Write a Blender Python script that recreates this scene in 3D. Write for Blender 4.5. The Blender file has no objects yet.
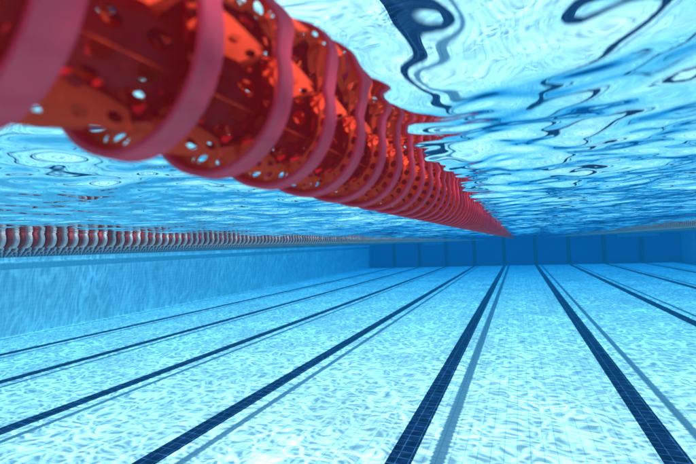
import bpy, math, random
import numpy as np
from mathutils import Vector, Matrix
random.seed(3); rng=np.random.default_rng(11)
sc=bpy.context.scene
sc.view_settings.view_transform='Standard'
try: sc.view_settings.look='None'
except Exception: pass
sc.view_settings.exposure=0

# ---------------- dimensions (m): +Y runs down the lane, z=0 is the waterline
XL,XR=-13.72,11.30
YN,YF=-9.0,37.7
CAMZ=-0.158
ZF=CAMZ-2.17
LINES=[-11.22+2.5*i for i in range(9)]
ROPES=[-0.237+2.5*i for i in range(-5,5)]

# ---------------- helpers
def new_mat(name):
    m=bpy.data.materials.new(name); m.use_nodes=True
    nt=m.node_tree; nt.nodes.clear()
    return m,nt
def N(nt,t,**k):
    n=nt.nodes.new(t)
    for a,b in k.items(): setattr(n,a,b)
    return n
def link(nt,a,b): nt.links.new(a,b)
def mesh_obj(name,verts,faces,mat=None,parent=None,smooth=False):
    me=bpy.data.meshes.new(name); me.from_pydata(verts,[],faces); me.update()
    if smooth: me.polygons.foreach_set('use_smooth',[True]*len(me.polygons))
    o=bpy.data.objects.new(name,me); sc.collection.objects.link(o)
    if mat: me.materials.append(mat)
    if parent: o.parent=parent
    return o
def box(v,f,x0,x1,y0,y1,z0,z1):
    b=len(v)
    v+= [(x0,y0,z0),(x1,y0,z0),(x1,y1,z0),(x0,y1,z0),(x0,y0,z1),(x1,y0,z1),(x1,y1,z1),(x0,y1,z1)]
    f+= [tuple(b+i for i in q) for q in [(0,3,2,1),(4,5,6,7),(0,1,5,4),(1,2,6,5),(2,3,7,6),(3,0,4,7)]]

# ---------------- tile material
def tile_mat(name,c1,c2,mortar,axes='xy',tile=0.125,msize=0.012,var=0.12):
    m,nt=new_mat(name)
    out=N(nt,'ShaderNodeOutputMaterial'); p=N(nt,'ShaderNodeBsdfDiffuse')
    tc=N(nt,'ShaderNodeTexCoord'); sep=N(nt,'ShaderNodeSeparateXYZ'); com=N(nt,'ShaderNodeCombineXYZ')
    link(nt,tc.outputs['Object'],sep.inputs[0])
    link(nt,sep.outputs[axes[0].upper()],com.inputs[0]); link(nt,sep.outputs[axes[1].upper()],com.inputs[1])
    br=N(nt,'ShaderNodeTexBrick'); br.offset=0.0; br.squash=1.0
    br.inputs['Scale'].default_value=1.0
    br.inputs['Color1'].default_value=(*c1,1); br.inputs['Color2'].default_value=(*c2,1); br.inputs['Mortar'].default_value=(*mortar,1)
    br.inputs['Mortar Size'].default_value=msize*0.5; br.inputs['Mortar Smooth'].default_value=0.2
    br.inputs['Brick Width'].default_value=tile; br.inputs['Row Height'].default_value=tile
    link(nt,com.outputs[0],br.inputs['Vector'])
    nz=N(nt,'ShaderNodeTexNoise'); nz.inputs['Scale'].default_value=0.6; nz.inputs['Detail'].default_value=3
    link(nt,tc.outputs['Object'],nz.inputs['Vector'])
    mr=N(nt,'ShaderNodeMapRange'); mr.inputs['From Min'].default_value=0.3; mr.inputs['From Max'].default_value=0.7
    mr.inputs['To Min'].default_value=1-var; mr.inputs['To Max'].default_value=1.0
    link(nt,nz.outputs['Fac'],mr.inputs['Value'])
    mul=N(nt,'ShaderNodeVectorMath',operation='SCALE'); link(nt,br.outputs['Color'],mul.inputs[0]); link(nt,mr.outputs[0],mul.inputs['Scale'])
    link(nt,mul.outputs[0],p.inputs['Color'])
    link(nt,p.outputs[0],out.inputs['Surface'])
    return m
floor_m=tile_mat('pool_tile_floor',(0.83,0.86,0.81),(0.76,0.82,0.78),(0.50,0.64,0.68),'xy',msize=0.014)
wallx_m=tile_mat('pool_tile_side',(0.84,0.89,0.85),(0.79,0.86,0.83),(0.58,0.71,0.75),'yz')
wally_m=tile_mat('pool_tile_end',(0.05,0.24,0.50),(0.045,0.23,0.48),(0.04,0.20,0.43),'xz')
navy_m=tile_mat('navy_tile',(0.005,0.010,0.048),(0.009,0.018,0.065),(0.05,0.12,0.22),'xy',msize=0.009)
navyw_m=tile_mat('navy_tile_end',(0.001,0.002,0.008),(0.0015,0.003,0.01),(0.003,0.006,0.015),'xz',msize=0.009)
deck_m=tile_mat('deck_tile',(0.42,0.40,0.37),(0.38,0.37,0.35),(0.25,0.25,0.25),'xy',tile=0.3)

# ---------------- pool shell
T=0.35; ZT=0.12
v=[];f=[];box(v,f,XL-T,XR+T,YN-T,YF+T,ZF-0.25,ZF); mesh_obj('pool_floor',v,f,floor_m)
def wall(name,x0,x1,y0,y1,mat):
    v=[];f=[];box(v,f,x0,x1,y0,y1,ZF+0.0005,ZT); return mesh_obj(name,v,f,mat)
wall('pool_wall',XL-T,XL,YN,YF,wallx_m)
wall('pool_wall',XR,XR+T,YN,YF,wallx_m)
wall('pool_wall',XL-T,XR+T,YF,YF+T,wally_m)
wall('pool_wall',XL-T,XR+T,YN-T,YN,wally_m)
for nm,xa,xb in (('pool_ledge',XL+0.0,XL+0.05),('pool_ledge',XR-0.05,XR)):
    v=[];f=[];box(v,f,xa,xb,YN+0.01,YF-0.01,-0.22,-0.18); mesh_obj(nm,v,f,wallx_m)
def deck():
    v=[];f=[]; a=14
    x0,x1,y0,y1=XL-T-0.002,XR+T+0.002,YN-T-0.002,YF+T+0.002
    box(v,f,x0-a,x0,y0-a,y1+a,-0.1,ZT); box(v,f,x1,x1+a,y0-a,y1+a,-0.1,ZT)
    box(v,f,x0,x1,y1,y1+a,-0.1,ZT); box(v,f,x0,x1,y0-a,y0,-0.1,ZT)
    mesh_obj('pool_deck',v,f,deck_m)
deck()
gm,nt=new_mat('grass_soil'); out=N(nt,'ShaderNodeOutputMaterial'); p=N(nt,'ShaderNodeBsdfPrincipled')
nz=N(nt,'ShaderNodeTexNoise'); nz.inputs['Scale'].default_value=8; cr=N(nt,'ShaderNodeValToRGB')
cr.color_ramp.elements[0].color=(0.03,0.06,0.02,1); cr.color_ramp.elements[1].color=(0.08,0.13,0.04,1)
link(nt,nz.outputs['Fac'],cr.inputs[0]); link(nt,cr.outputs[0],p.inputs['Base Color']); link(nt,p.outputs[0],out.inputs[0])
v=[];f=[]
gx0,gx1,gy0,gy1=XL-T-13,XR+T+13,YN-T-13,YF+T+13; B=600
for (a,b,c,d) in ((-B,gx0,-B,B),(gx1,B,-B,B),(gx0,gx1,gy1,B),(gx0,gx1,-B,gy0)):
    k=len(v); v+=[(a,c,0.05),(b,c,0.05),(b,d,0.05),(a,d,0.05)]; f.append((k,k+1,k+2,k+3))
mesh_obj('ground',v,f,gm)

for x in LINES:
    v=[];f=[]; z0,z1=ZF+0.0005,ZF+0.004
    box(v,f,x-0.125,x+0.125,YN+1.5,YF-0.3,z0,z1)
    mesh_obj('lane_marking',v,f,navy_m)
    v=[];f=[]
    box(v,f,x-0.16,x+0.16,YF-0.004,YF-0.0005,ZF+0.006,-0.03)
    mesh_obj('wall_lane_target',v,f,navyw_m)
wm,nt=new_mat('white_streak_bars'); out=N(nt,'ShaderNodeOutputMaterial'); p=N(nt,'ShaderNodeBsdfDiffuse'); p.inputs['Color'].default_value=(0.85,0.85,0.85,1); link(nt,p.outputs[0],out.inputs[0])
for a,b in ((-8.3,-6.4),(7.2,9.9)):  # white slatted bars added to stand in for bright streaks at the waterline
    v=[];f=[]
    for k in range(4): box(v,f,a,b,YF-0.25,YF-0.01,-0.05-0.055*k-0.04,-0.05-0.055*k)
    for k in range(6):
        xx=a+(b-a-0.04)*k/5; box(v,f,xx,xx+0.04,YF-0.255,YF-0.012,-0.27,-0.045)
    mesh_obj('waterline_streak_bars',v,f,wm)

# ---------------- water
def water():
    cx,cy=0.1,0.8
    def axis(lo,hi,c,n):
        k=4.3
        a=np.arcsinh((lo-c)*math.sinh(k)/45.0); b=np.arcsinh((hi-c)*math.sinh(k)/45.0)
        t=np.linspace(a,b,n); return c+np.sinh(t)*45.0/math.sinh(k)
    xs=axis(XL-0.1,XR+0.1,cx,820); ys=axis(YN-0.1,YF+0.1,cy,1300)
    X,Y=np.meshgrid(xs,ys,indexing='ij')
    dx=np.gradient(xs)[:,None]; dy=np.gradient(ys)[None,:]
    sp=np.maximum(dx,dy)*np.ones_like(X)
    Z=np.zeros_like(X)
    comps=[]
    for i in range(90):
        lam=10**rng.uniform(math.log10(0.16),math.log10(1.3))
        th=rng.normal(1.2,1.0)
        comps.append((lam,th,0.0076*rng.uniform(0.5,1.4),rng.uniform(0,6.283)))
    for i in range(70):
        lam=10**rng.uniform(math.log10(0.045),math.log10(0.16))
        th=rng.normal(1.0,1.3)
        comps.append((lam,th,0.0078*rng.uniform(0.5,1.4),rng.uniform(0,6.283)))
    WX=X+0.10*np.sin(1.3*Y+0.4*X)+0.05*np.sin(3.1*X-1.9*Y+1)+0.012*np.sin(9*X+7*Y); WY=Y+0.12*np.sin(1.1*X-0.5*Y+2)+0.04*np.sin(2.7*Y+2.2*X)+0.012*np.sin(8*Y-10*X)
    G=1+0.5*np.sin(0.9*X+0.5*Y+1)*np.sin(0.6*Y-0.7*X)+0.3*np.sin(2.3*X+1.7*Y)
    for lam,th,s,ph in comps:
        k=2*math.pi/lam; A=s/k
        att=np.clip((lam/sp-2.5)/2.5,0,1)
        if lam<0.4: att=att*G
        Z+=A*att*np.sin(k*(WX*math.cos(th)+WY*math.sin(th))+ph)
    # the float line damps the chop right beside it
    Z*=1-0.6*np.exp(-((X-ROPES[5])/0.13)**2)
    nx,ny=X.shape
    co=np.stack([X,Y,Z],-1).reshape(-1,3)
    idx=np.arange(nx*ny).reshape(nx,ny)
    q=np.stack([idx[:-1,:-1],idx[1:,:-1],idx[1:,1:],idx[:-1,1:]],-1).reshape(-1,4)
    loop=np.concatenate([idx[:,0],idx[-1,1:],idx[-2::-1,-1],idx[0,-2:0:-1]])
    bco=co[loop].copy(); bco[:,2]=ZF-0.12
    b0=len(co); L=len(loop); co=np.concatenate([co,bco])
    i=np.arange(L); j=(i+1)%L
    side=np.stack([loop[j],loop[i],b0+i,b0+j],-1)
    quads=np.concatenate([q,side]); nq=len(quads)
    me=bpy.data.meshes.new('water')
    me.vertices.add(len(co)); me.vertices.foreach_set('co',co.ravel())
    me.loops.add(nq*4+L)
    bottom=(b0+i)[::-1]
    me.loops.foreach_set('vertex_index',np.concatenate([quads.ravel(),bottom]).astype(np.int32))
    me.polygons.add(nq+1)
    st=np.concatenate([np.arange(nq)*4,[nq*4]]).astype(np.int32)
    me.polygons.foreach_set('loop_start',st)
    sm=np.zeros(nq+1,bool); sm[:len(q)]=True
    me.polygons.foreach_set('use_smooth',sm)
    me.update(calc_edges=True); me.validate()
    o=bpy.data.objects.new('water',me); sc.collection.objects.link(o)
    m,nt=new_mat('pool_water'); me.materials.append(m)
    out=N(nt,'ShaderNodeOutputMaterial')
    tc=N(nt,'ShaderNodeTexCoord')
    fr=N(nt,'ShaderNodeFresnel'); fr.inputs['IOR'].default_value=1.333
    gl=N(nt,'ShaderNodeBsdfGlossy'); gl.inputs['Roughness'].default_value=0.0; gl.inputs['Color'].default_value=(1,1,1,1)
    # caustic net painted into the transparency colour, so sunlight below comes out patterned
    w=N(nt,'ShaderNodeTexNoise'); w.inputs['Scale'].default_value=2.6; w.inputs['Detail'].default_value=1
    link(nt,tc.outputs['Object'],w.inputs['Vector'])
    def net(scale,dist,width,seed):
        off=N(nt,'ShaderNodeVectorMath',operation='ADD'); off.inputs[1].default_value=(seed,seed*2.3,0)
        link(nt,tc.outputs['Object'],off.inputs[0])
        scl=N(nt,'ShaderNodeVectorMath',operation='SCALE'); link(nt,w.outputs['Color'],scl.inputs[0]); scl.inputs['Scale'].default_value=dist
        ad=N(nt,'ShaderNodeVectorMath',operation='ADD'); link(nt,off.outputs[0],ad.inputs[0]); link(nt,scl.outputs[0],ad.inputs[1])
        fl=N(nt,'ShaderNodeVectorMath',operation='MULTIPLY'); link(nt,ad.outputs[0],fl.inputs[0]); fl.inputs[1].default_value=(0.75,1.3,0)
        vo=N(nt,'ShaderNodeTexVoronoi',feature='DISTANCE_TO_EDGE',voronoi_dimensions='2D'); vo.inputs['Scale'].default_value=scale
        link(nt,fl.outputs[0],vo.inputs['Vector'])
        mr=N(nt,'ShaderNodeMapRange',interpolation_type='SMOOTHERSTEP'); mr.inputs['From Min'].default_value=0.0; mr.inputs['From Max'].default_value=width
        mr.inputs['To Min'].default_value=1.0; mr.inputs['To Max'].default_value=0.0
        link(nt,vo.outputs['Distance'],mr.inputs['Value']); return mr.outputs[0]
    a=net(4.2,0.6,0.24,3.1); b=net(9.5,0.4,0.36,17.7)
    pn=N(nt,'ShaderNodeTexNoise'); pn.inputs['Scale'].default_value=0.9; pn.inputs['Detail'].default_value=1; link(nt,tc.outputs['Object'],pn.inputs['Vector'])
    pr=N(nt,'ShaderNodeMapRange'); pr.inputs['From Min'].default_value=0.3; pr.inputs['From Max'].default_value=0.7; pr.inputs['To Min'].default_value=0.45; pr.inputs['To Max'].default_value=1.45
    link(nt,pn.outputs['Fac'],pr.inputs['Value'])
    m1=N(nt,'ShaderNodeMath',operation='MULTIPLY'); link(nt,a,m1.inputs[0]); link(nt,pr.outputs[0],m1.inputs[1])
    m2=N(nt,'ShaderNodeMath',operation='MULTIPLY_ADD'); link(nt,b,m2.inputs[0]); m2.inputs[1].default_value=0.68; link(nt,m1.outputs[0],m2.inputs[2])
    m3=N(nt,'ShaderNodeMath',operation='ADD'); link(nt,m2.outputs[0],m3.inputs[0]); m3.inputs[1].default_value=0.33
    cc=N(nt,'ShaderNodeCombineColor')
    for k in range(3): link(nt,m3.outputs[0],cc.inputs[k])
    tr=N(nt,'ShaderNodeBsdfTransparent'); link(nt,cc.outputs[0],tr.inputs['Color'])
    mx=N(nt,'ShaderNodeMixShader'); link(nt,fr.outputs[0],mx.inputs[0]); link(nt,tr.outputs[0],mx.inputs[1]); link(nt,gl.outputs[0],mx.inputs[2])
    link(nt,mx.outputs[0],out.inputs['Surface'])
    va=N(nt,'ShaderNodeVolumeAbsorption'); va.inputs['Density'].default_value=0.22
    va.inputs['Color'].default_value=(0.33,0.72,0.845,1)
    em=N(nt,'ShaderNodeEmission'); em.inputs['Color'].default_value=(0.0003,0.0062,0.0122,1); em.inputs['Strength'].default_value=1.0  # even blue glow added to the volume, standing in for scattered light
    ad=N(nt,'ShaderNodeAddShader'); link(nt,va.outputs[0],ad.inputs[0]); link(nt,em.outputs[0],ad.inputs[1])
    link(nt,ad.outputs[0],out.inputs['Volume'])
water()

# ---------------- lane ropes
def plastic(name,c,trans=0.35,gloss=0.12,rough=0.25,noise=0.15):
    m,nt=new_mat(name); out=N(nt,'ShaderNodeOutputMaterial')
    tc=N(nt,'ShaderNodeTexCoord'); nz=N(nt,'ShaderNodeTexNoise'); nz.inputs['Scale'].default_value=30; nz.inputs['Detail'].default_value=3
    link(nt,tc.outputs['Object'],nz.inputs['Vector'])
    mixc=N(nt,'ShaderNodeMix',data_type='RGBA'); mixc.inputs[6].default_value=(*[x*(1-noise*2) for x in c],1); mixc.inputs[7].default_value=(*c,1)
    link(nt,nz.outputs['Fac'],mixc.inputs[0])
    d=N(nt,'ShaderNodeBsdfDiffuse'); t=N(nt,'ShaderNodeBsdfTranslucent'); g=N(nt,'ShaderNodeBsdfGlossy'); g.inputs['Roughness'].default_value=rough
    link(nt,mixc.outputs[2],d.inputs[0]); link(nt,mixc.outputs[2],t.inputs[0])
    a=N(nt,'ShaderNodeMixShader'); a.inputs[0].default_value=trans; link(nt,d.outputs[0],a.inputs[1]); link(nt,t.outputs[0],a.inputs[2])
    b=N(nt,'ShaderNodeMixShader'); b.inputs[0].default_value=gloss; link(nt,a.outputs[0],b.inputs[1]); link(nt,g.outputs[0],b.inputs[2])
    link(nt,b.outputs[0],out.inputs[0]); return m
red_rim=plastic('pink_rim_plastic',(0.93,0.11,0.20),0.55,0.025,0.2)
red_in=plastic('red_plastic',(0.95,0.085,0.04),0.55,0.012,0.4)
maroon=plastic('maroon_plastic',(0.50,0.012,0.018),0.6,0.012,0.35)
white_p=plastic('white_float_plastic',(0.82,0.66,0.68),0.4,0.05)
dark_p=plastic('dark_red_float_plastic',(0.38,0.03,0.04),0.3,0.03)
cable_m=plastic('steel_cable',(0.3,0.3,0.3),0,0.4)
PITCH=0.084; R=0.075
def lathe(prof,seg):
    v=[];f=[];n=len(prof)
    for s in range(seg):
        a=2*math.pi*s/seg
        for (y,r) in prof: v.append((r*math.cos(a),y,r*math.sin(a)))
    for s in range(seg):
        t=(s+1)%seg
        for i in range(n-1): f.append((s*n+i,s*n+i+1,t*n+i+1,t*n+i))
    return v,f
def perf(fn,nu,nv,hr,K=12):
    v=[];f=[]
    for i in range(nu):
        for j in range(nv):
            b=len(v)
            for k in range(K):
                a=2*math.pi*k/K+math.pi/4; c,s=math.cos(a),math.sin(a); m=max(abs(c),abs(s))
                v.append(fn(i+0.5+0.5*c/m,j+0.5+0.5*s/m))
            for k in range(K):
                a=2*math.pi*k/K+math.pi/4
                v.append(fn(i+0.5+hr[0]*math.cos(a),j+0.5+hr[1]*math.sin(a)))
            for k in range(K):
                l=(k+1)%K; f.append((b+k,b+l,b+K+l,b+K+k))
    return v,f
def combine(parts):
    V=[];F=[];MI=[];SM=[]
    for (v,f,mi,sm) in parts:
        b=len(V); V+=v; F+=[tuple(b+i for i in q) for q in f]; MI+=[mi]*len(f); SM+=[sm]*len(f)
    return V,F,MI,SM
w=0.019
rim_prof=[(0.002,0.0690),(0.0,0.0702),(0.0,0.0738),(0.0006,0.0747),(0.0016,0.075),(w-0.0016,0.075),(w-0.0006,0.0747),(w,0.0738),(w,0.0702),(w-0.002,0.0690),(0.002,0.0690)]
def unit_detail():
    parts=[(*lathe(rim_prof,72),0,True)]
    y0,y1=w*0.5,PITCH+w*0.5
    nu=14
    # inner perforated drum, well below the rims so that each disc stands proud
    def drum(u,vv):
        a=2*math.pi*u/nu; t=vv/3; r=0.050-0.010*math.sin(math.pi*min(1,t)); y=y0+(y1-y0)*t
        return (r*math.cos(a),y,r*math.sin(a))
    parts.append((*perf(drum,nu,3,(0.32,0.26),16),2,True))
    # perforated dish from the drum out to the rim
    def dish(u,t):
        a=2*math.pi*u/20; r=0.048+(0.0695-0.048)*t; y=w*0.5+0.020*(1-t)
        return (r*math.cos(a),y,r*math.sin(a))
    parts.append((*perf(dish,20,1,(0.30,0.30),16),1,False))
    for q in range(8):
        a=2*math.pi*(q+0.3)/8; c,s=math.cos(a),math.sin(a)
        def fin(u,vv,c=c,s=s):
            t=u/3; y=w*0.9+(PITCH-w*0.9)*t
            ro=0.0738-0.012*t; ri=0.030; r=ri+(ro-ri)*vv/2
            return (r*c,y,r*s)
        parts.append((*perf(fin,3,2,(0.25,0.24)),1,False))
    parts.append((*lathe([(0,0.014),(PITCH,0.014)],16),1,True))
    return combine(parts)
def unit_mid():
    parts=[(*lathe(rim_prof,28),0,True)]
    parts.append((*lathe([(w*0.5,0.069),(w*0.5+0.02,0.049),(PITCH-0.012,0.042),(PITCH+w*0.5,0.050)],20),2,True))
    for q in range(8):
        a=2*math.pi*(q+0.3)/8; c,s=math.cos(a),math.sin(a)
        pts=[(w,0.045),(w,0.0738),(PITCH,0.062),(PITCH,0.040)]
        parts.append(([(r*c,y,r*s) for y,r in pts],[(0,1,2,3)],1,False))
    return combine(parts)
def unit_striped():
    prof=[(0,0.018),(0.001,0.050),(0.004,0.054),(0.020,0.054),(0.023,0.050),(0.024,0.018)]
    p2=[(y+0.034,r*0.93) for y,r in prof]
    return combine([(*lathe(prof,22),0,False),(*lathe(p2,22),1,False),(*lathe([(0.024,0.02),(0.034,0.02)],10),0,True),(*lathe([(0.058,0.02),(0.068,0.02)],10),0,True)])
def float_string(name,data,mats,y0,count,pitch,parent):
    V,F,MI,SM=data
    o=mesh_obj(name,V,F,None,parent,False)
    for m in mats: o.data.materials.append(m)
    o.data.polygons.foreach_set('material_index',MI)
    o.data.polygons.foreach_set('use_smooth',SM)
    o.location=(0,y0,0)
    a=o.modifiers.new('row','ARRAY'); a.use_relative_offset=False; a.use_constant_offset=True
    a.constant_offset_displace=(0,pitch,0); a.count=count
    return o
det=unit_detail(); mid=unit_mid(); strp=unit_striped()
for i,x in enumerate(ROPES):
    e=bpy.data.objects.new('lane_rope',None); sc.collection.objects.link(e); e.location=(x,0,-0.018 if i==5 else (-0.030 if i in (4,6) else -0.005))
    cv,cf=lathe([(YN+0.02,0.006),(YF-0.02,0.006)],8)
    mesh_obj('cable',cv,cf,cable_m,e,True)
    if i==5:
        ys=-0.66; nd=110
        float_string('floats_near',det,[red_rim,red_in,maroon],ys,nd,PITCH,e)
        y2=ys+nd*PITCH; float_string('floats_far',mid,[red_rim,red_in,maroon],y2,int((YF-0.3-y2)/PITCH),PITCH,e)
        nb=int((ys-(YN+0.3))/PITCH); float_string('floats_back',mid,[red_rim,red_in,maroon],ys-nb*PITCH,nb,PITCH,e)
    else:
        float_string('floats',strp,[white_p,dark_p],YN+0.25,int((YF-YN-0.5)/0.068),0.068,e)

# ---------------- light
sx,sy=0.27,0.22
sd=Vector((sx,sy,1)).normalized()
sun=bpy.data.lights.new('sun','SUN'); sun.energy=5; sun.angle=math.radians(0.5); sun.color=(1,0.96,0.9)
so=bpy.data.objects.new('sun',sun); sc.collection.objects.link(so); so.location=(10,10,30)
so.rotation_euler=sd.to_track_quat('Z','Y').to_euler()
wd=bpy.data.worlds.new('World'); sc.world=wd; wd.use_nodes=True; nt=wd.node_tree; nt.nodes.clear()
sk=nt.nodes.new('ShaderNodeTexSky'); sk.sky_type='NISHITA'; sk.sun_disc=False
sk.sun_elevation=math.asin(sd.z); sk.sun_rotation=math.atan2(sx,sy)
bg=nt.nodes.new('ShaderNodeBackground'); bg.inputs['Strength'].default_value=0.15
ow=nt.nodes.new('ShaderNodeOutputWorld'); nt.links.new(sk.outputs[0],bg.inputs[0]); nt.links.new(bg.outputs[0],ow.inputs[0])

# ---------------- camera
th=math.radians(23); al=math.radians(2.16); ph=math.radians(2.4)
F_=Vector((-math.sin(th)*math.cos(al),math.cos(th)*math.cos(al),math.sin(al)))
U_=Vector((math.sin(th)*math.sin(al),-math.cos(th)*math.sin(al),math.cos(al)))
R_=Vector((math.cos(th),math.sin(th),0))
r2=R_*math.cos(ph)-U_*math.sin(ph); u2=U_*math.cos(ph)+R_*math.sin(ph)
cam=bpy.data.cameras.new('camera'); co=bpy.data.objects.new('camera',cam); sc.collection.objects.link(co)
M=Matrix((( r2.x,u2.x,-F_.x,0),(r2.y,u2.y,-F_.y,0),(r2.z,u2.z,-F_.z,CAMZ),(0,0,0,1)))
co.matrix_world=M
cam.sensor_width=36; cam.lens=20.69; cam.clip_start=0.01; cam.clip_end=2000
cam.dof.use_dof=True; cam.dof.focus_distance=1.7; cam.dof.aperture_fstop=4.5
sc.camera=co
